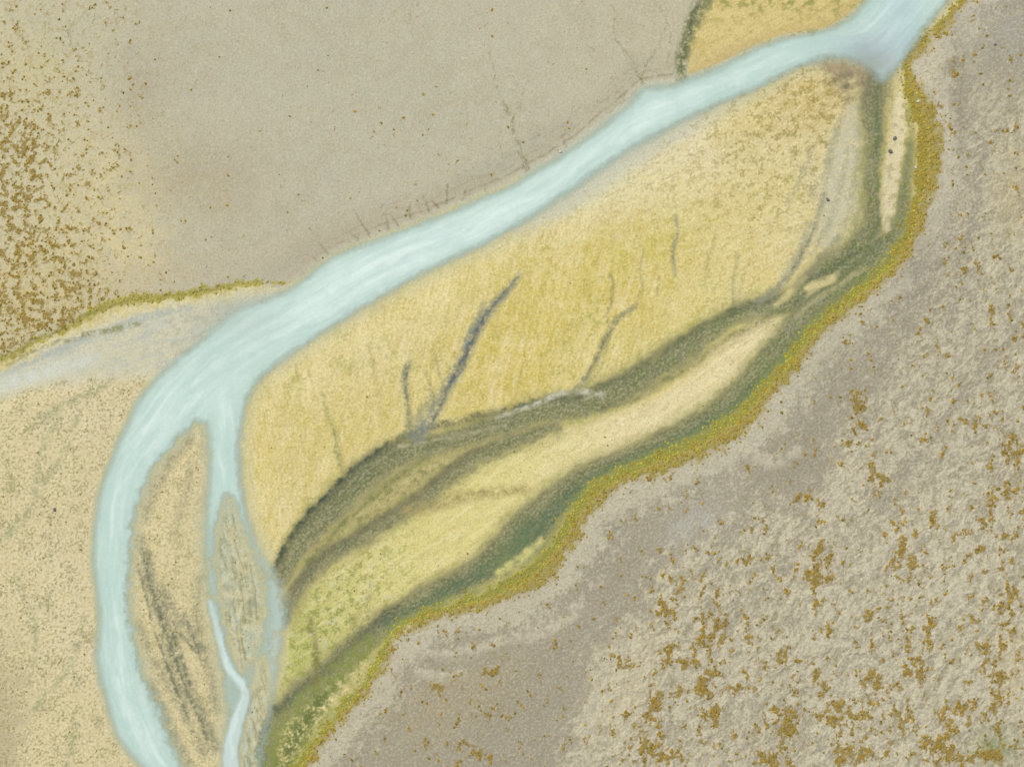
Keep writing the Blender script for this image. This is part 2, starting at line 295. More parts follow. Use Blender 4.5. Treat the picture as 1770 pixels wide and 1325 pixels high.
b_=np.abs(wsd-13-3*n90)-.8; mix(.6*hb*sst(2.6,0,b_)*np.clip(.8+n14,0,1),(142,134,110))
b_=np.abs(wsd-25-6*n90)-.6; mix(.42*hb*sst(2.6,0,b_)*np.clip(.5+n14,0,1),(150,142,117)); mix(.55*sst(10,2,wsd)*hb,(194,192,178))
b_=np.abs(wsd-42-10*n90)-.5; mix(.3*hb*sst(2.6,0,b_)*np.clip(.3+n14,0,1),(150,142,117))
mix(.35*sst(50,20,wsd)*hb*sst(1300,500,X),(172,162,137))
for p,o in (([(1112,147,3),(1098,118,1.5),(1088,98,1.5),(1068,76,1),(1060,50,.7),(1066,28,.5),(1055,8,.3)],.75),([(1106,142,2),(1122,105,1.5),(1142,70,1),(1152,40,.5)],.55),
   ([(913,295,5),(902,262,2),(888,228,2.5),(884,205,2),(866,170,1),(858,140,1),(848,95,.5),(846,50,.3)],.7),([(716,0,1),(708,30,1),(713,60,.5)],.5),
   ([(150,20,1.5),(120,55,2),(128,90,1)],.4),([(1000,150,.5),(985,200,1),(975,235,1.5)],.35),([(1020,60,.5),(1028,110,.5)],.35),([(1100,60,.5),(1080,90,.5),(1098,130,1)],.4),
   ([(1108,150,2),(1080,172,1),(1052,196,1)],.5),([(1060,50,.5),(1030,40,.5),(1010,20,.5)],.35),([(884,205,1),(900,180,1),(905,150,.5)],.35),([(1150,120,1),(1160,70,1),(1150,30,.7),(1120,-10,.5)],.45)):
    stroke(p,2.5,(124,122,84),o,.6,3.5)
for x0,y0,x1,y1 in ((640,410,610,362),(672,398,664,366),(712,378,706,350),(742,366,732,338),(772,352,772,318),(800,346,806,325),(566,440,552,418),(910,298,896,262),(980,256,972,232),(760,360,745,345),(690,392,676,372),(620,418,606,400),(840,334,836,318)):
    stroke([(x0,y0,2.5),(x1,y1,.5)],2.5,(126,120,98),.75,.4,2.5)
plaincol=col; col=keep; col+=mp[...,None]*(plaincol-col)
stroke([(1180,132,8),(1180,100,14),(1192,55,18),(1210,15,20),(1230,-60,18),(1290,-500,18)],12,(126,128,92),.85,.8)
stroke([(1178,120,2),(1190,60,3),(1204,10,4)],5,(96,100,74),.55,.8)
# cream lower left
mc=sst(3,-4,cream); isl=sst(4,-5,i1); i2=sst(5,-6,i23)
mix(mc*.95,(207,192,154)); mix(mc*.5*sst(0,.8,big+med*.5),(196,181,142)); mix(mc*.4*sst(0,.8,-big+med*.5),(214,201,168))
mix(mc*.5*sst(.05,.6,fine+.3*n14),(176,158,112)); mix(mc*.42*sst(.1,.7,-fine),(224,212,180)); mix(mc*.6*sst(60,0,X+40*med)*sst(1000,1250,Y),(164,155,124))
mix(mc*.65*sst(.3,.7,fine+.3*n14b+.5*med),(140,134,84)); mix(mc*.35*sst(.3,.9,med),(172,164,124))
for p in ([(130,1250,4),(115,1325,5)],[(60,860,2),(30,905,4),(0,940,4)],[(100,720,1),(70,790,3),(60,850,2)],[(190,660,6),(110,700,5),(60,730,3)],[(150,1060,1),(120,1150,3),(60,1230,4)],[(140,700,1),(120,760,3),(80,830,2)],[(30,1000,2),(60,1080,3),(50,1180,2)],[(70,850,1),(50,880,2),(20,920,3)]): stroke(p,11,(156,156,118),.5,1)
mix(isl*.95,(207,192,152)); mix(isl*.45*sst(.1,.7,med+.5*n14),(170,163,120)); mix(isl*.6*sst(.05,.6,fine+.3*n14),(158,150,102)); mix(isl*.4*sst(.15,.7,-fine),(224,212,176))
mix(isl*.55*sst(-20,0,i1),(184,181,152))
IC=(138,136,110)
for p,o in (([(244,930,2),(250,965,6),(262,1010,10),(276,1055,14),(296,1100,14),(312,1150,12),(330,1195,10),(350,1240,10),(372,1290,8)],.65),([(262,1005,4),(258,960,3),(240,985,2)],.5),
    ([(280,1010,3),(300,1050,8),(325,1085,9),(350,1120,4)],.6),([(300,1095,5),(290,1140,6),(310,1190,8),(325,1240,6),(352,1300,6)],.5),([(240,1080,4),(262,1130,6),(285,1175,7),(320,1240,6)],.5),
    ([(330,760,3),(295,800,6),(268,850,6),(252,900,3)],.5),([(345,1000,3),(338,1050,4),(350,1110,5),(366,1180,5),(372,1230,4)],.5),([(330,800,2),(320,860,4),(300,920,4)],.3),([(260,1180,4),(290,1250,8),(330,1325,8)],.5)):
    stroke(p,13,IC,o,.6)
for p in ([(246,965,1),(262,1020,2),(284,1080,3),(302,1135,2),(322,1185,1)],[(258,1000,1),(275,1040,2),(296,1085,3),(318,1140,2),(330,1190,1)],[(276,1020,1),(292,1060,2),(318,1100,2),(345,1130,1)],[(322,1060,1),(336,1100,2),(352,1150,2)],[(306,1130,1),(318,1180,2),(340,1230,2),(358,1275,1)],[(240,990,1),(256,1040,2),(266,1090,2),(290,1150,1.5),(312,1210,1)],[(284,1080,1),(280,1120,1.5),(296,1170,1.5),(324,1240,1)],[(260,960,1),(252,985,2),(248,1010,1)]): stroke(p,4.5,(104,106,88),.6,.7)
mix(i2*.95,(192,185,150)); mix(i2*.6*sst(0,.5,n14+.5*fine),(140,141,104)); mix(i2*.5*sst(.1,.6,-n14b),(208,200,166)); mix(i2*.55*sst(-.1,.5,med),(168,172,152))
i2s=streak(78,60,7,49,3,10); mix(i2*.5*sst(.1,.6,i2s),(122,126,98)); mix(i2*.45*sst(.1,.6,-i2s),(186,196,184))
# left shallow braid
mt=sst(20,-18,trib+10*med); st5=streak(-20,120,14,35,4,30)
mix(mt*.9,(204,198,174)); mix(mt*.4*sst(.1,.8,st5),(184,184,168)); mix(mt*.45*sst(.15,.8,-st5),(213,211,196)); mix(mt*.4*sst(.0,.6,med),(184,186,174))
mix(mt*.6*sst(250,330,X)*sst(.0,.6,n14+.5*fine),(178,172,144)); mix(mt*.45*sst(.1,.7,fine+.4*n14),(174,169,148))
stroke([(0,648,4),(60,622,5),(130,594,7),(190,570,6),(260,545,5),(330,532,4)],8,(164,171,166),.6,.6)
stroke([(-60,680,18),(20,660,14),(90,640,12),(160,620,6)],20,(206,209,200),.6,.5)
stroke([(112,592,2),(150,580,5),(190,572,6),(240,560,4)],6,(146,144,102),.8,1.2); stroke([(10,632,2),(60,606,3),(110,588,3)],4,(146,144,106),.6,1.2)
# --- right land
mr=sst(4,-4,right); keep=col; col=np.empty_like(keep); col[:]=lin((162,152,130))
wxr=X+9*n90+4*n14; wyr=Y+9*n90b+4*n14b
ca=math.cos(math.radians(-45)); sa=math.sin(math.radians(-45))
ru=wxr*ca+wyr*sa; rv=-wxr*sa+wyr*ca
rip=fbm(ru,rv,28,5,41,.78,13)+.25*fine
wr1=fbm(ru,rv,22,3,46,.65,11,True); wr2=fbm(wxr,wyr,9,2,47,.6,None,True)
corner=np.exp(-((X-1745)/110)**2-((Y-50)/90)**2)
tz=sst(-16,16,grayb+34*rip+10*med)*(1-.9*np.clip(corner*1.3,0,1))
upr=sst(950,450,Y)
bands=fbm(*(rot(-52)),420,3,44,.5,110)
nearb=np.exp(-(np.clip(grayb,0,None)/70)**2)
dr=streak(-50,240,20,48,4,60); dr2=streak(-62,90,7,54,3,40)
th=.34*bands+.24*big+.10*sst(900,1300,X)*sst(600,1000,Y)+.22*nearb*sst(500,800,Y)+.06-.18*np.exp(-((X-1480)/90)**2-((Y-620)/110)**2)-.35*sst(.1,.7,dr)
mix(tz*.6,(165,156,135))
ripc=sst(-.12,.22,rip+th+.15*wr2)
mix(tz*(.85-.2*upr)*ripc,(193,183,158)); mix(tz*.5*sst(.02,.6,-rip-th),(142,134,115))
mix(tz*.35*sst(.1,.7,dr2),(146,138,118)); mix(tz*.35*sst(.1,.7,-dr2),(198,189,164))
mix(tz*.35*sst(.1,.45,wr1)*ripc,(206,197,173)); mix(tz*.35*sst(-.05,-.6,wr1),(146,138,117)); mix(tz*.3*sst(.1,.4,wr2),(204,196,172)); mix(tz*.3*sst(-.1,-.5,wr2),(142,134,112))
mix((1-tz)*.8,(153,145,127)); mix((1-tz)*.35*sst(0,.8,big+.4*med),(144,136,118)); 
st7=streak(-48,220,40,45,3,14); mix((1-tz)*.3*sst(.1,.8,st7),(143,135,117)); mix((1-tz)*.3*sst(.2,.8,-st7),(164,156,138))
mix((1-tz)*.7*sst(.45,.62,rip+.4*bands+.2*med)*sst(-70,-15,grayb),(188,179,155))
cr=sst(48,32,mossd+16*med+15*rip); mix(.8*cr,(192,184,162)); mix(.4*cr*sst(.1,.5,n14),(172,164,142))
mix(.6*sst(10,2,np.abs(mossd-62-22*med-8*rip))*sst(350,600,Y)*sst(-.3,.3,n14),(194,185,162))
blob(1740,50,90,60,0,(160,154,141),.9); blob(1655,160,12,150,-4,(143,135,117),.7); blob(1750,330,40,100,0,(188,174,132),.4)
blob(1200,900,60,34,-30,(172,168,157),.7); blob(1590,470,34,110,25,(139,131,118),.6); blob(1480,650,70,60,0,(148,140,122),.5)
blob(780,1210,140,60,-30,(164,151,122),.6); blob(1080,1180,50,110,30,(202,189,158),.5); blob(1750,1150,30,60,0,(202,187,150),.6)
for p in ([(700,1120,6),(790,1130,10),(860,1110,8),(960,1080,10),(1000,1050,6)],[(1090,1110,8),(1050,1170,14),(1010,1280,12)],[(1290,780,10),(1330,800,14),(1380,780,6)],[(720,1160,3),(760,1170,6),(800,1160,3)],[(930,1100,4),(980,1070,8),(1000,1040,4)]): stroke(p,12,(191,182,160),.7,1.5,8)
for p in ([(1770,560,8),(1700,640,10),(1620,740,8),(1560,830,8),(1500,900,5)],[(1560,430,6),(1600,520,8),(1540,600,10),(1500,680,10)],[(1480,640,4),(1470,700,6),(1490,740,4)],[(1300,880,6),(1240,960,8),(1180,1020,6)],[(1700,250,5),(1690,350,8),(1660,450,8),(1640,560,6)],[(1400,900,4),(1340,1000,7),(1250,1080,5)]): stroke(p,16,(147,140,124),.5,.9,6)
blob(1720,1290,40,30,0,(120,132,80),.6)
mix(.4*sst(.05,.7,fine+.3*n14b),(144,134,112)); mix(.4*sst(.05,.7,-fine),(197,189,168))
spots=[(1485,705,11,28),(1172,1005,26,24),(1162,965,8,16),(1413,995,14,66),(1190,1140,26,22),(1222,1092,22,20),(1140,1300,42,24),(1228,1240,20,28),(1362,1250,17,42),(1450,1240,34,26),(1510,1185,42,14),(1705,880,15,44),(1752,775,18,40),(1742,975,14,64),(1604,1082,10,30),(1615,1290,38,26),(1580,1162,32,14),(1552,950,11,30),(1660,1230,38,18),(1350,1130,13,26),(1400,862,16,10),(1518,822,10,16),(1468,770,28,7),(1722,1205,14,56),(812,1300,24,16),(760,1190,12,14),(1150,1050,16,26),(1090,1150,14,16),(1290,1070,12,14),(1500,1060,14,12),(1370,1190,12,16),(1560,1240,24,18),(1280,1190,14,12),(1700,1300,26,20),(1640,880,8,22),(1740,850,12,14),(1330,960,7,10),(1210,1180,16,34),(1750,1040,12,26),(1430,1090,10,12),(1610,890,8,12),(850,1160,10,8),(1480,1300,44,16),(1340,1310,42,14),(1130,1220,14,22),(1410,1170,10,14),(1170,1200,8,16)]
md=np.zeros(X.shape,F)
for x,y,rx,ry in spots:
    md=np.maximum(md,np.exp(-(((WX-x)/rx)**2+((WY-y)/ry)**2)))
mn=fbm(X+5*n14,Y+5*n14b,14,5,51,.74,24); clus=fbm(X,Y,80,2,52,.5,130)
gen=sst(450,1250,Y)*sst(850,1350,X+.15*Y)*.20+.40*clus-.42+.06*sst(1500,1750,X)
mright=(mn+.95*md+gen*tz-.44*(1-tz)+.14*np.exp(-((X-830)/130)**2-((Y-1230)/90)**2))*mr
mossR=sst(.48,.56,mright)
mix(mossR*.85,(138,116,55)); mix(.35*sst(.28,.48,mright)*(1-mossR),(165,145,96))
rightcol=col; col=keep; col+=mr[...,None]*(rightcol-col)
# left moss
spl=[(30,260,50,60),(20,340,40,40),(60,440,90,50),(40,520,60,50),(130,480,50,40),(105,400,26,16),(90,550,70,20),(150,500,40,30),(205,440,10,16),(10,600,30,16),(10,150,24,30),(140,310,20,30),(30,60,14,24),(90,240,30,30),(170,390,20,20)]
ml=np.zeros(X.shape,F)
for i,(x,y,rx,ry) in enumerate(spl):
    ml=np.maximum(ml,(1. if i<8 else .5)*np.exp(-(((WX-x)/rx)**2+((WY-y)/ry)**2)*.6))
mnf=fbm(X+4*n14,Y+4*n14b,13,5,53,.78)
mleft=(mnf+.62*ml+.12*sst(200,0,X)+.24*clus-.30-.5*sst(130,360,X)-.15*sst(220,60,Y))*mp
mossL=sst(.46,.54,mleft)
mix(mossL*.85,(140,118,56)); mix(.35*sst(.22,.46,mleft)*(1-mossL),(176,158,98))
mvar=4*n14+7*med
mband=sst(3,-4,mossd+mvar); mbl=sst(3,-3,mossld+5*n14)
mix(mband*.95,(148,133,64)); mix(mbl*.9,(170,157,82))
mix(.5*sst(16,2,mossd+6*n14+3*fine)*(right>0)*sst(300,500,Y),(134,140,80))
mix(.5*sst(9,1,mossd+mvar)*(right<0),(168,152,102))
grain=np.random.default_rng(3).normal(size=X.shape).astype(F)
col*=(1+.05*grain+.05*fineb)[...,None]; col=np.clip(col,.01,1)
print('paint',time.time()-T0)

# ---------------------------------------------------------------- heights (m)
land=sst(5,60,wsd)
H=-0.07+.22*land-.3*sst(2,-40,wsd)
H+=land*(.12*mp+.15*mr+.006*fine+.014*n14*(1-.6*mp)+.04*med*(1-.9*mp)*(1-.6*mr)+.15*big)
H-=.10*sst(14,-12,chan)*land
H+=tz*mr*(.035*rip+.035*wr1+.018*wr2+.02*ripc)
H+=.06*mband+.05*mbl+.05*(mossR+mossL)
H-=.06*mt*land
H=H.astype(F)

# ---------------------------------------------------------------- mesh helpers
def grid_mesh(name,Z,mask=None,attrs=None):
    n=NX*NY
    idx=np.arange(n,dtype=np.int32).reshape(NY,NX)
    q=np.stack([idx[1:,:-1],idx[1:,1:],idx[:-1,1:],idx[:-1,:-1]],-1).reshape(-1,4)
    co=np.stack([(X-CX)*S,(CY-Y)*S,Z],-1).reshape(-1,3).astype(F)
    at={k:v.reshape(n,-1) for k,v in attrs.items()}
    if mask is not None:
        mm=mask.reshape(-1); q=q[mm[q].any(1)]
        used=np.zeros(n,bool); used[q.reshape(-1)]=True
        re=np.cumsum(used)-1; q=re[q].astype(np.int32); co=co[used]; at={k:v[used] for k,v in at.items()}
    return build(name,co,q,at)
def build(name,co,q,at):
    me=bpy.data.meshes.new(name); k=q.shape[1]
    me.vertices.add(len(co)); me.vertices.foreach_set('co',np.ascontiguousarray(co,dtype=F).reshape(-1))
    me.loops.add(q.size); me.loops.foreach_set('vertex_index',np.ascontiguousarray(q,dtype=np.int32).reshape(-1))
    me.polygons.add(len(q)); me.polygons.foreach_set('loop_start',np.arange(0,q.size,k,dtype=np.int32))
    me.update(calc_edges=True)
    for nm,v in at.items():
        if v.shape[1]==1:
            a=me.attributes.new(nm,'FLOAT','POINT'); a.data.foreach_set('value',v.reshape(-1).astype(F))
        else:
            a=me.attributes.new(nm,'FLOAT_COLOR','POINT')
            a.data.foreach_set('color',np.concatenate([v,np.ones((len(v),1))],1).astype(F).reshape(-1))
    me.polygons.foreach_set('use_smooth',np.ones(len(q),bool))
    ob=bpy.data.objects.new(name,me); bpy.context.scene.collection.objects.link(ob); return ob
K=np.array([KR,KG,KB],F)

# ---------------------------------------------------------------- materials
def mat(name,attr,rough,n1,n2,amp,bump=0.0,alpha=None,bdist=.05,spec=.3,det=3):
    m=bpy.data.materials.new(name); m.use_nodes=True; nt=m.node_tree; N=nt.nodes; L=nt.links
    b=N['Principled BSDF']; b.inputs['Roughness'].default_value=rough; b.inputs['Specular IOR Level'].default_value=spec
    tc=N.new('ShaderNodeTexCoord'); a=N.new('ShaderNodeAttribute'); a.attribute_name=attr
    last=a.outputs['Color']; ns=[]
    for sc,am in ((n1,amp*.7),(n2,amp)):
        if not sc: continue
        no=N.new('ShaderNodeTexNoise'); no.inputs['Scale'].default_value=sc; no.inputs['Detail'].default_value=det; no.inputs['Roughness'].default_value=.7
        L.new(tc.outputs['Object'],no.inputs['Vector']); ns.append(no)
        mr_=N.new('ShaderNodeMapRange'); mr_.inputs['From Min'].default_value=.3; mr_.inputs['From Max'].default_value=.7
        mr_.inputs['To Min'].default_value=1-am; mr_.inputs['To Max'].default_value=1+am; L.new(no.outputs['Fac'],mr_.inputs['Value'])
        vm=N.new('ShaderNodeVectorMath'); vm.operation='SCALE'; L.new(last,vm.inputs[0]); L.new(mr_.outputs['Result'],vm.inputs['Scale']); last=vm.outputs[0]
    L.new(last,b.inputs['Base Color'])
    if bump:
        bp=N.new('ShaderNodeBump'); bp.inputs['Strength'].default_value=bump; bp.inputs['Distance'].default_value=bdist
        L.new(ns[-1].outputs['Fac'],bp.inputs['Height']); L.new(bp.outputs['Normal'],b.inputs['Normal'])
    if alpha:
        aa=N.new('ShaderNodeAttribute'); aa.attribute_name=alpha; L.new(aa.outputs['Fac'],b.inputs['Alpha'])
    return m

g=grid_mesh('ground',H,None,{'ground_tint':col*K})
g.data.materials.append(mat('sediment_and_grass','ground_tint',.95,0,5.0,.15,.25,None,.05,.1))
g['kind']='structure'; g['label']='silty floodplain with sandbars, wet channels and yellow grass'

# ---------------------------------------------------------------- river
wA=fbm(S_+25*n90,O_+3*n90b,150,4,61,.6,13); wA2=fbm(S_+10*n14,O_,40,3,62,.6,7); wbig=fbm(S_,O_,420,2,63,.5,90)
vx,vy=rot(82); wB=fbm(vx+10*n90,vy+4*n90b,130,3,64,.55,10); wB2=fbm(vx,vy,36,3,65,.6,8)
sidem=sst(600,740,Y)*sst(330,372,X)
wst=wA*(1-sidem)+wB*sidem; wst2=wA2*(1-sidem)+wB2*sidem
core=sst(-4,-46,wsd)
keep=col; col=np.empty_like(keep); col[:]=lin((184,204,194))
mix(core*.85,(194,215,209)); 
mix(core*.8*np.exp(-((S_-1450)/520)**2),(215,231,226))
mix(.5*sst(.05,.7,wst+.3*wbig)*core,(223,236,231)); mix(.42*sst(.05,.7,-wst),(179,202,196))
mix(.35*sst(0,.8,med+.3*wbig)*core,(212,227,220)); mix(.3*sst(0,.8,-med+.3*wbig),(184,206,199))
mix(.15*sst(.1,.8,wst2),(228,239,235)); mix(.15*sst(.1,.8,-wst2),(174,197,192))
sm=sst(860,960,Y)*sst(330,360,X); mix(sm*.5,(178,197,188))
for p,o in (([(362,1040,6),(378,1100,8),(392,1150,10),(425,1195,11),(412,1240,18),(398,1290,22),(400,1330,26)],.95),([(440,930,6),(470,990,12),(482,1050,14),(474,1120,12),(462,1190,6)],.4)):
    dd=sample(linefield(p,3,60),VX,VY); mix(o*sst(6,-3,dd),(206,221,216))
bl=lambda x,y,rx,ry:np.exp(-(((X-x)/rx)**2+((Y-y)/ry)**2))
mix(.65*bl(1500,85,60,30),(158,168,174)); mix(.45*bl(1560,40,40,60),(166,187,198)); mix(.35*bl(1400,80,60,20),(182,203,200)); mix(.4*bl(380,610,110,60),(178,199,190)); mix(.4*bl(1530,115,26,30),(184,190,196))
mix(sst(480,380,X)*sst(-6,12,wsd)*sst(720,690,Y),(204,208,199))
wcol=col; col=keep
alpha=sst(6.5,-20,wsd+2*wst2+1.6*n14+.8*fine)
alpha=np.clip(alpha*1.05,0,1)
bright=sst(8,-3,sample(linefield([(362,1040,6),(378,1100,8),(392,1150,10),(425,1195,11),(412,1240,18),(398,1290,22),(400,1330,26)],3,60),VX,VY))
alpha*=1-.35*bl(1505,115,45,26)-.28*sm*(1-bright)-.15*bl(430,560,90,30)-.25*sm*sst(0,.6,med)*(1-bright)
alpha=np.maximum(alpha,.85*bright*(wsd<6.5))
ta=sst(6.5,-34,trib+6*n14)*(.06+.24*sst(0,.7,-st5+.3*n14)+.42*sst(300,430,X))
alpha=np.maximum(alpha,np.clip(ta,0,.8)*sst(620,500,X)); alpha=np.clip(alpha,0,.97)
lim=np.minimum(wsd,trib); alpha*=sst(6.6,5.0,lim)
Hn=np.where(trib<7,np.minimum(H,-.05+.01*fine),np.where(trib<27,-.05+(H+.05)*sst(7,27,trib),H)).astype(F)
Hn=np.where(lim<7,np.minimum(Hn,-.05),Hn)
co=np.empty(NX*NY*3,F); g.data.vertices.foreach_get('co',co); co=co.reshape(-1,3); co[:,2]=Hn.reshape(-1); g.data.vertices.foreach_set('co',co.reshape(-1)); g.data.update()
H=Hn
WZ=(.010*wst+.005*wst2).astype(F)
wr=grid_mesh('river',WZ,(alpha>0.004),{'water_tint':wcol*K,'turbidity':alpha[...,None]})
wr.data.materials.append(mat('glacial_meltwater','water_tint',.3,0,1.5,.04,.1,'turbidity',.04,.3,3))
wr['kind']='structure'; wr['label']='milky pale blue glacial meltwater river splitting around bars'
print('river',time.time()-T0)

# ---------------------------------------------------------------- lookup helper for scattering
def at(fld,x,y):
    i=np.clip(np.searchsorted(AX,x),0,NX-1); j=np.clip(np.searchsorted(AY,y),0,NY-1); return fld[j,i]
rng=np.random.default_rng(11)
def hemi(k):
    r=np.random.default_rng(k); vs=[(0,0,.8+.3*r.random())]; 
    for ring,(rad,z,n) in enumerate(((.42,.66,5),(.78,.32,8),(1.0,-.25,8))):
        for i in range(n):
            a=2*math.pi*(i+.5*ring)/n+r.normal()*.12; q=rad*(1+r.normal()*.16); vs.append((math.cos(a)*q,math.sin(a)*q,z*(1+r.normal()*.22)))
    fs_=[]
    for i in range(5): fs_.append((0,1+i,1+(i+1)%5))
    i=j=0
    while i<5 or j<8:
        if j<8 and (i>=5 or j/8<=i/5): fs_.append((1+i%5,6+j%8,6+(j+1)%8)); j+=1
        else: fs_.append((1+i%5,6+j%8,1+(i+1)%5)); i+=1
    for i in range(8):
        a,b=6+i,6+(i+1)%8; c,d=14+i,14+(i+1)%8; fs_.append((a,c,b)); fs_.append((b,c,d))
    return np.array(vs,F),np.array(fs_,np.int32)
TP=[hemi(k) for k in range(10)]
def scatter(name,px,py,rad,hf,cols,z0):
    V=[];Q=[];C=[];off=0
    kk=rng.integers(0,10,len(px)); ang=rng.random(len(px))*2*np.pi; asp=.75+.5*rng.random(len(px))
    for t,(vs,fc) in enumerate(TP):
        m=kk==t
        if not m.any(): continue
        r=rad[m]; ca_,sa_=np.cos(ang[m]),np.sin(ang[m])
        lx=vs[None,:,0]*r[:,None]*asp[m][:,None]; ly=vs[None,:,1]*r[:,None]/asp[m][:,None]
        x=(px[m]-CX)[:,None]*S+lx*ca_[:,None]-ly*sa_[:,None]; y=(CY-py[m])[:,None]*S+lx*sa_[:,None]+ly*ca_[:,None]
        z=z0[m][:,None]+vs[None,:,2]*(r*hf)[:,None]
        V.append(np.stack([x,y,z],-1).reshape(-1,3)); n=m.sum(); nv=len(vs)
        Q.append((fc[None]+ (off+np.arange(n)*nv)[:,None,None]).reshape(-1,3)); off+=n*nv
        C.append(np.repeat(cols[m][:,None,:],nv,1).reshape(-1,3))
    return build(name,np.concatenate(V),np.concatenate(Q),{'leaf_tint':np.concatenate(C)*K})
def pal(cs,n,jit=.08):
    c=np.stack([lin(c) for c in cs]); a=rng.integers(0,len(cs),n); b=rng.integers(0,len(cs),n); t=rng.random((n,1))
    return ((c[a]*t+c[b]*(1-t))*(1+jit*rng.normal(size=(n,1)))).clip(.004,1).astype(F)
mossmat=mat('moss_cushions','leaf_tint',.95,0,9,.18,.5,None,.06,.05)
N_=520000; px=rng.uniform(-50,1820,N_); py=rng.uniform(-50,1375,N_)
edge=at(sst(18,-2,mossd+mvar),px,py)
m=(rng.random(N_)<np.where(at(mband,px,py)>.5,.5,edge*.12)); x1,y1=px[m],py[m]; n=len(x1)
inner=at(right,x1,y1)>-3+3*rng.normal(size=n)
c1=pal([(154,134,58),(168,147,62),(138,122,54),(174,156,72),(158,134,52)],n); c2=pal([(162,160,64),(150,150,60),(176,172,76),(146,146,66)],n)
pr=np.where(inner,.6,.1)*np.where(y1>450,1,.3); sel=rng.random(n)<pr; c1[sel]=c2[sel]
o=scatter('moss_bank',x1,y1,rng.uniform(.10,.27,n),.5,c1,at(H,x1,y1)-.03); o.data.materials.append(mossmat); print('bank',n)
o['kind']='stuff'; o['label']='band of ochre and lime green moss edging the channel'
m=(rng.random(N_)<at(mbl,px,py)*.5); x1,y1=px[m],py[m]; n=len(x1)
o=scatter('moss_fringe',x1,y1,rng.uniform(.1,.26,n),.5,pal([(164,150,70),(180,168,86),(146,132,64),(174,170,92)],n),at(H,x1,y1)-.03); o.data.materials.append(mossmat)
o['kind']='stuff'; o['label']='thin yellow moss fringe along shallow braid'
N2=900000; px=rng.uniform(-50,1820,N2); py=rng.uniform(-50,1375,N2)
m=(rng.random(N2)<(at(mossR,px,py)*.22+at(mossL,px,py)*.2)); x1,y1=px[m],py[m]; n=len(x1)
o=scatter('moss_patches',x1,y1,rng.uniform(.10,.27,n)*np.where(x1<500,.9,1),.5,pal([(146,118,46),(164,134,52),(128,108,50),(172,142,60),(138,120,56)],n,.1),at(H,x1,y1)-.03); o.data.materials.append(mossmat); print('patch',n)
o['kind']='stuff'; o['label']='ochre brown moss patches on grey lava gravel'
N3=200000; px=rng.uniform(-50,1820,N3); py=rng.uniform(-50,1375,N3)
dn=at(mc,px,py)*.16+at(mp,px,py)*(.002+.10*np.clip(1-px/420,0,1)**1.5)+at(mr*tz,px,py)*.03*np.clip((py-100)/900,0,1)+at(isl,px,py)*.2+at(i2,px,py)*.12+at(pb,px,py)*.04+.005
dn*=(at(wsd,px,py)>7)&(at(trib,px,py)>2)
dn*=.1+1.8*np.clip(.5+at(med,px,py),0,1)
m=rng.random(N3)<dn; x1,y1=px[m],py[m]; n=len(x1)
o=scatter('ground_plants',x1,y1,rng.uniform(.04,.11,n)*(1+.9*(rng.random(n)<.08)),.6,pal([(138,124,64),(126,120,68),(154,134,72),(114,110,62)],n),at(H,x1,y1)-.02); o.data.materials.append(mossmat); print('plants',n)
o['kind']='stuff'; o['label']='tiny olive plants dotted over bare silt'

# ---------------------------------------------------------------- grass blades
N4=330000; px=rng.uniform(-50,1700,N4); py=rng.uniform(-50,1375,N4)
okm=(at(wsd,px,py)>8)&(at(plain,px,py)>4)&(at(cream,px,py)>4)&(at(right,px,py)>12)&(at(trib,px,py)>4)&(at(mossd,px,py)>4)
dn=np.where(at(chan,px,py)<5,.15,1.)*(.25+.9*np.clip(.5+at(st,px,py)+.5*at(n14,px,py),0,1))
m=okm&(rng.random(N4)<dn*.16); x1,y1=px[m].astype(F),py[m].astype(F); n=len(x1)
a0=np.radians(np.where(at(wup,x1,y1)>.5,28,np.where(x1<560,100,74)))+rng.normal(size=n)*.4+np.pi*(rng.random(n)<.5)
base=at(col,x1,y1); V=[];C=[]
tone=pal([(232,220,170),(176,156,86),(192,170,98),(226,210,150),(160,152,82)],n,.08)
cc=base*.72+tone*.28*(base.mean(1,keepdims=True)/.42)
cc*=1.08
for k in range(3):
    a=a0+rng.normal(size=n)*.5; Lh=rng.uniform(.1,.26,n); w=rng.uniform(.02,.035,n); bx=(x1-CX)*S+rng.normal(size=n)*.1; by=(CY-y1)*S+rng.normal(size=n)*.1
    z=at(H,x1,y1)+.01; ca_,sa_=np.cos(a),np.sin(a)
    V.append(np.stack([np.stack([bx-sa_*w,by+ca_*w,z],-1),np.stack([bx+sa_*w,by-ca_*w,z],-1),np.stack([bx+ca_*Lh,by+sa_*Lh,z+Lh*.2],-1)],1)); C.append(np.repeat(cc[:,None,:],3,1))
V=np.concatenate(V).reshape(-1,3); C=np.concatenate(C).reshape(-1,3)
o=build('grass',V,np.arange(len(V),dtype=np.int32).reshape(-1,3),{'leaf_tint':C*K}); print('grass',n)
o.data.materials.append(mat('straw_grass','leaf_tint',.9,0,2,.08,0,None,.05,.1,1)); o['kind']='stuff'; o['label']='straw yellow grass combed along the gravel bar'

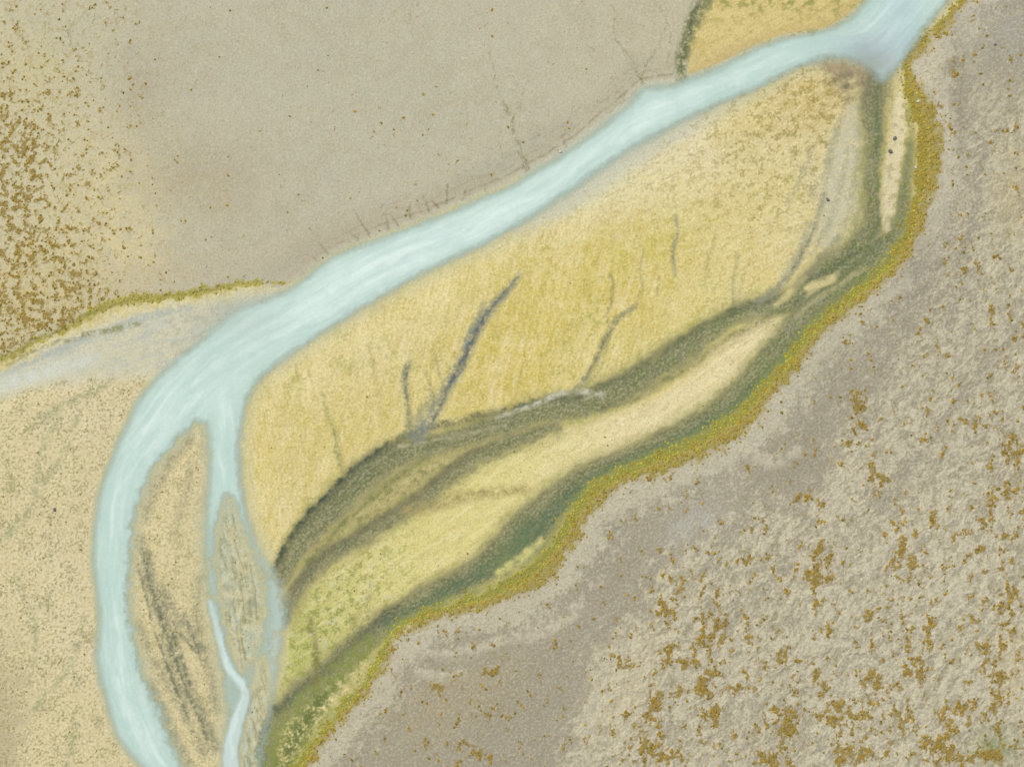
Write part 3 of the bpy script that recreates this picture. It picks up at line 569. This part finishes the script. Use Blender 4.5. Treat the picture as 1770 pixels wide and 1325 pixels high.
# ---------------------------------------------------------------- boulders
import bmesh
def boulder(k):
    me=bpy.data.meshes.new('boulder'); bm=bmesh.new(); bmesh.ops.create_icosphere(bm,subdivisions=3,radius=1); r=np.random.default_rng(k)
    cuts=[(r.normal(size=3),r.uniform(.55,.9)) for _ in range(9)]
    for v in bm.verts:
        p=np.array(v.co)
        for d,t in cuts:
            d=d/np.linalg.norm(d); q=p@d
            if q>t: p=p-d*(q-t)*.85
        v.co=p*np.array([1,.75,.55])
    bm.to_mesh(me); bm.free(); return me
def rockmat(nm,c):
    m=bpy.data.materials.new(nm); m.use_nodes=True; nt=m.node_tree; b=nt.nodes['Principled BSDF']; no=nt.nodes.new('ShaderNodeTexNoise'); no.inputs['Scale'].default_value=5; no.inputs['Detail'].default_value=8
    cr=nt.nodes.new('ShaderNodeValToRGB'); l=lin(c)*.66; cr.color_ramp.elements[0].color=(*[float(v*.55) for v in l],1); cr.color_ramp.elements[1].color=(*[float(min(1,v*1.2)) for v in l],1)
    cr.color_ramp.elements[0].position=.35; cr.color_ramp.elements[1].position=.65
    nt.links.new(no.outputs['Fac'],cr.inputs['Fac']); nt.links.new(cr.outputs['Color'],b.inputs['Base Color']); b.inputs['Roughness'].default_value=.9; return m
pale=rockmat('pale_stone',(220,216,206)); dark=rockmat('dark_basalt',(128,122,108))
for i,(x,y,r,pm,lb) in enumerate([(969,262,.32,1,'small pale boulder on the grey silt river bank'),(1546,240,.45,0,'dark basalt boulder on pale sand strip'),(1538,262,.5,0,'dark basalt boulder on pale sand strip'),(1586,176,.3,1,'pale stone lying in ochre moss'),(1582,290,.28,1,'pale stone lying in ochre moss'),(1718,78,.3,0,'dark basalt boulder on bare grey gravel'),(95,880,.35,0,'dark basalt boulder on cream silt flat'),(1430,345,.4,0,'dark basalt boulder beside dry creek')]):
    me=boulder(i+3); me.materials.append(pale if pm else dark)
    ob=bpy.data.objects.new('boulder' if i==0 else 'boulder.%03d'%i,me); ob.location=((x-CX)*S,(CY-y)*S,float(at(H,np.array([x]),np.array([y]))[0])+r*.2); ob.scale=(r,r,r); ob.rotation_euler=(0,0,i*1.3)
    ob['label']=lb; ob['category']='boulder'; ob['group']='boulders scattered on the floodplain'; bpy.context.scene.collection.objects.link(ob)

# ---------------------------------------------------------------- light, sky, camera
el,az=54,-45
w=bpy.data.worlds.new('World'); bpy.context.scene.world=w; w.use_nodes=True; nt=w.node_tree
sk=nt.nodes.new('ShaderNodeTexSky'); sk.sky_type='NISHITA'; sk.sun_disc=False; sk.sun_elevation=math.radians(el); sk.sun_rotation=math.radians(az)
nt.links.new(sk.outputs['Color'],nt.nodes['Background'].inputs['Color']); nt.nodes['Background'].inputs['Strength'].default_value=.15
sl=bpy.data.lights.new('sun','SUN'); sl.energy=4.3; sl.angle=math.radians(10); sl.color=(1,.96,.88)
so=bpy.data.objects.new('sun',sl); so.rotation_euler=(math.radians(90-el),0,math.radians(az-90)); so.location=(-60,60,90); bpy.context.scene.collection.objects.link(so)
cam=bpy.data.cameras.new('camera'); cam.sensor_width=36; HC=190.0; cam.lens=36*HC/177.0; cam.clip_end=6000
c=bpy.data.objects.new('camera',cam); c.location=(0,0,HC); bpy.context.scene.collection.objects.link(c); bpy.context.scene.camera=c
sc=bpy.context.scene; sc.view_settings.view_transform='Standard'; sc.view_settings.look='None'; sc.view_settings.exposure=0
print('done',time.time()-T0)
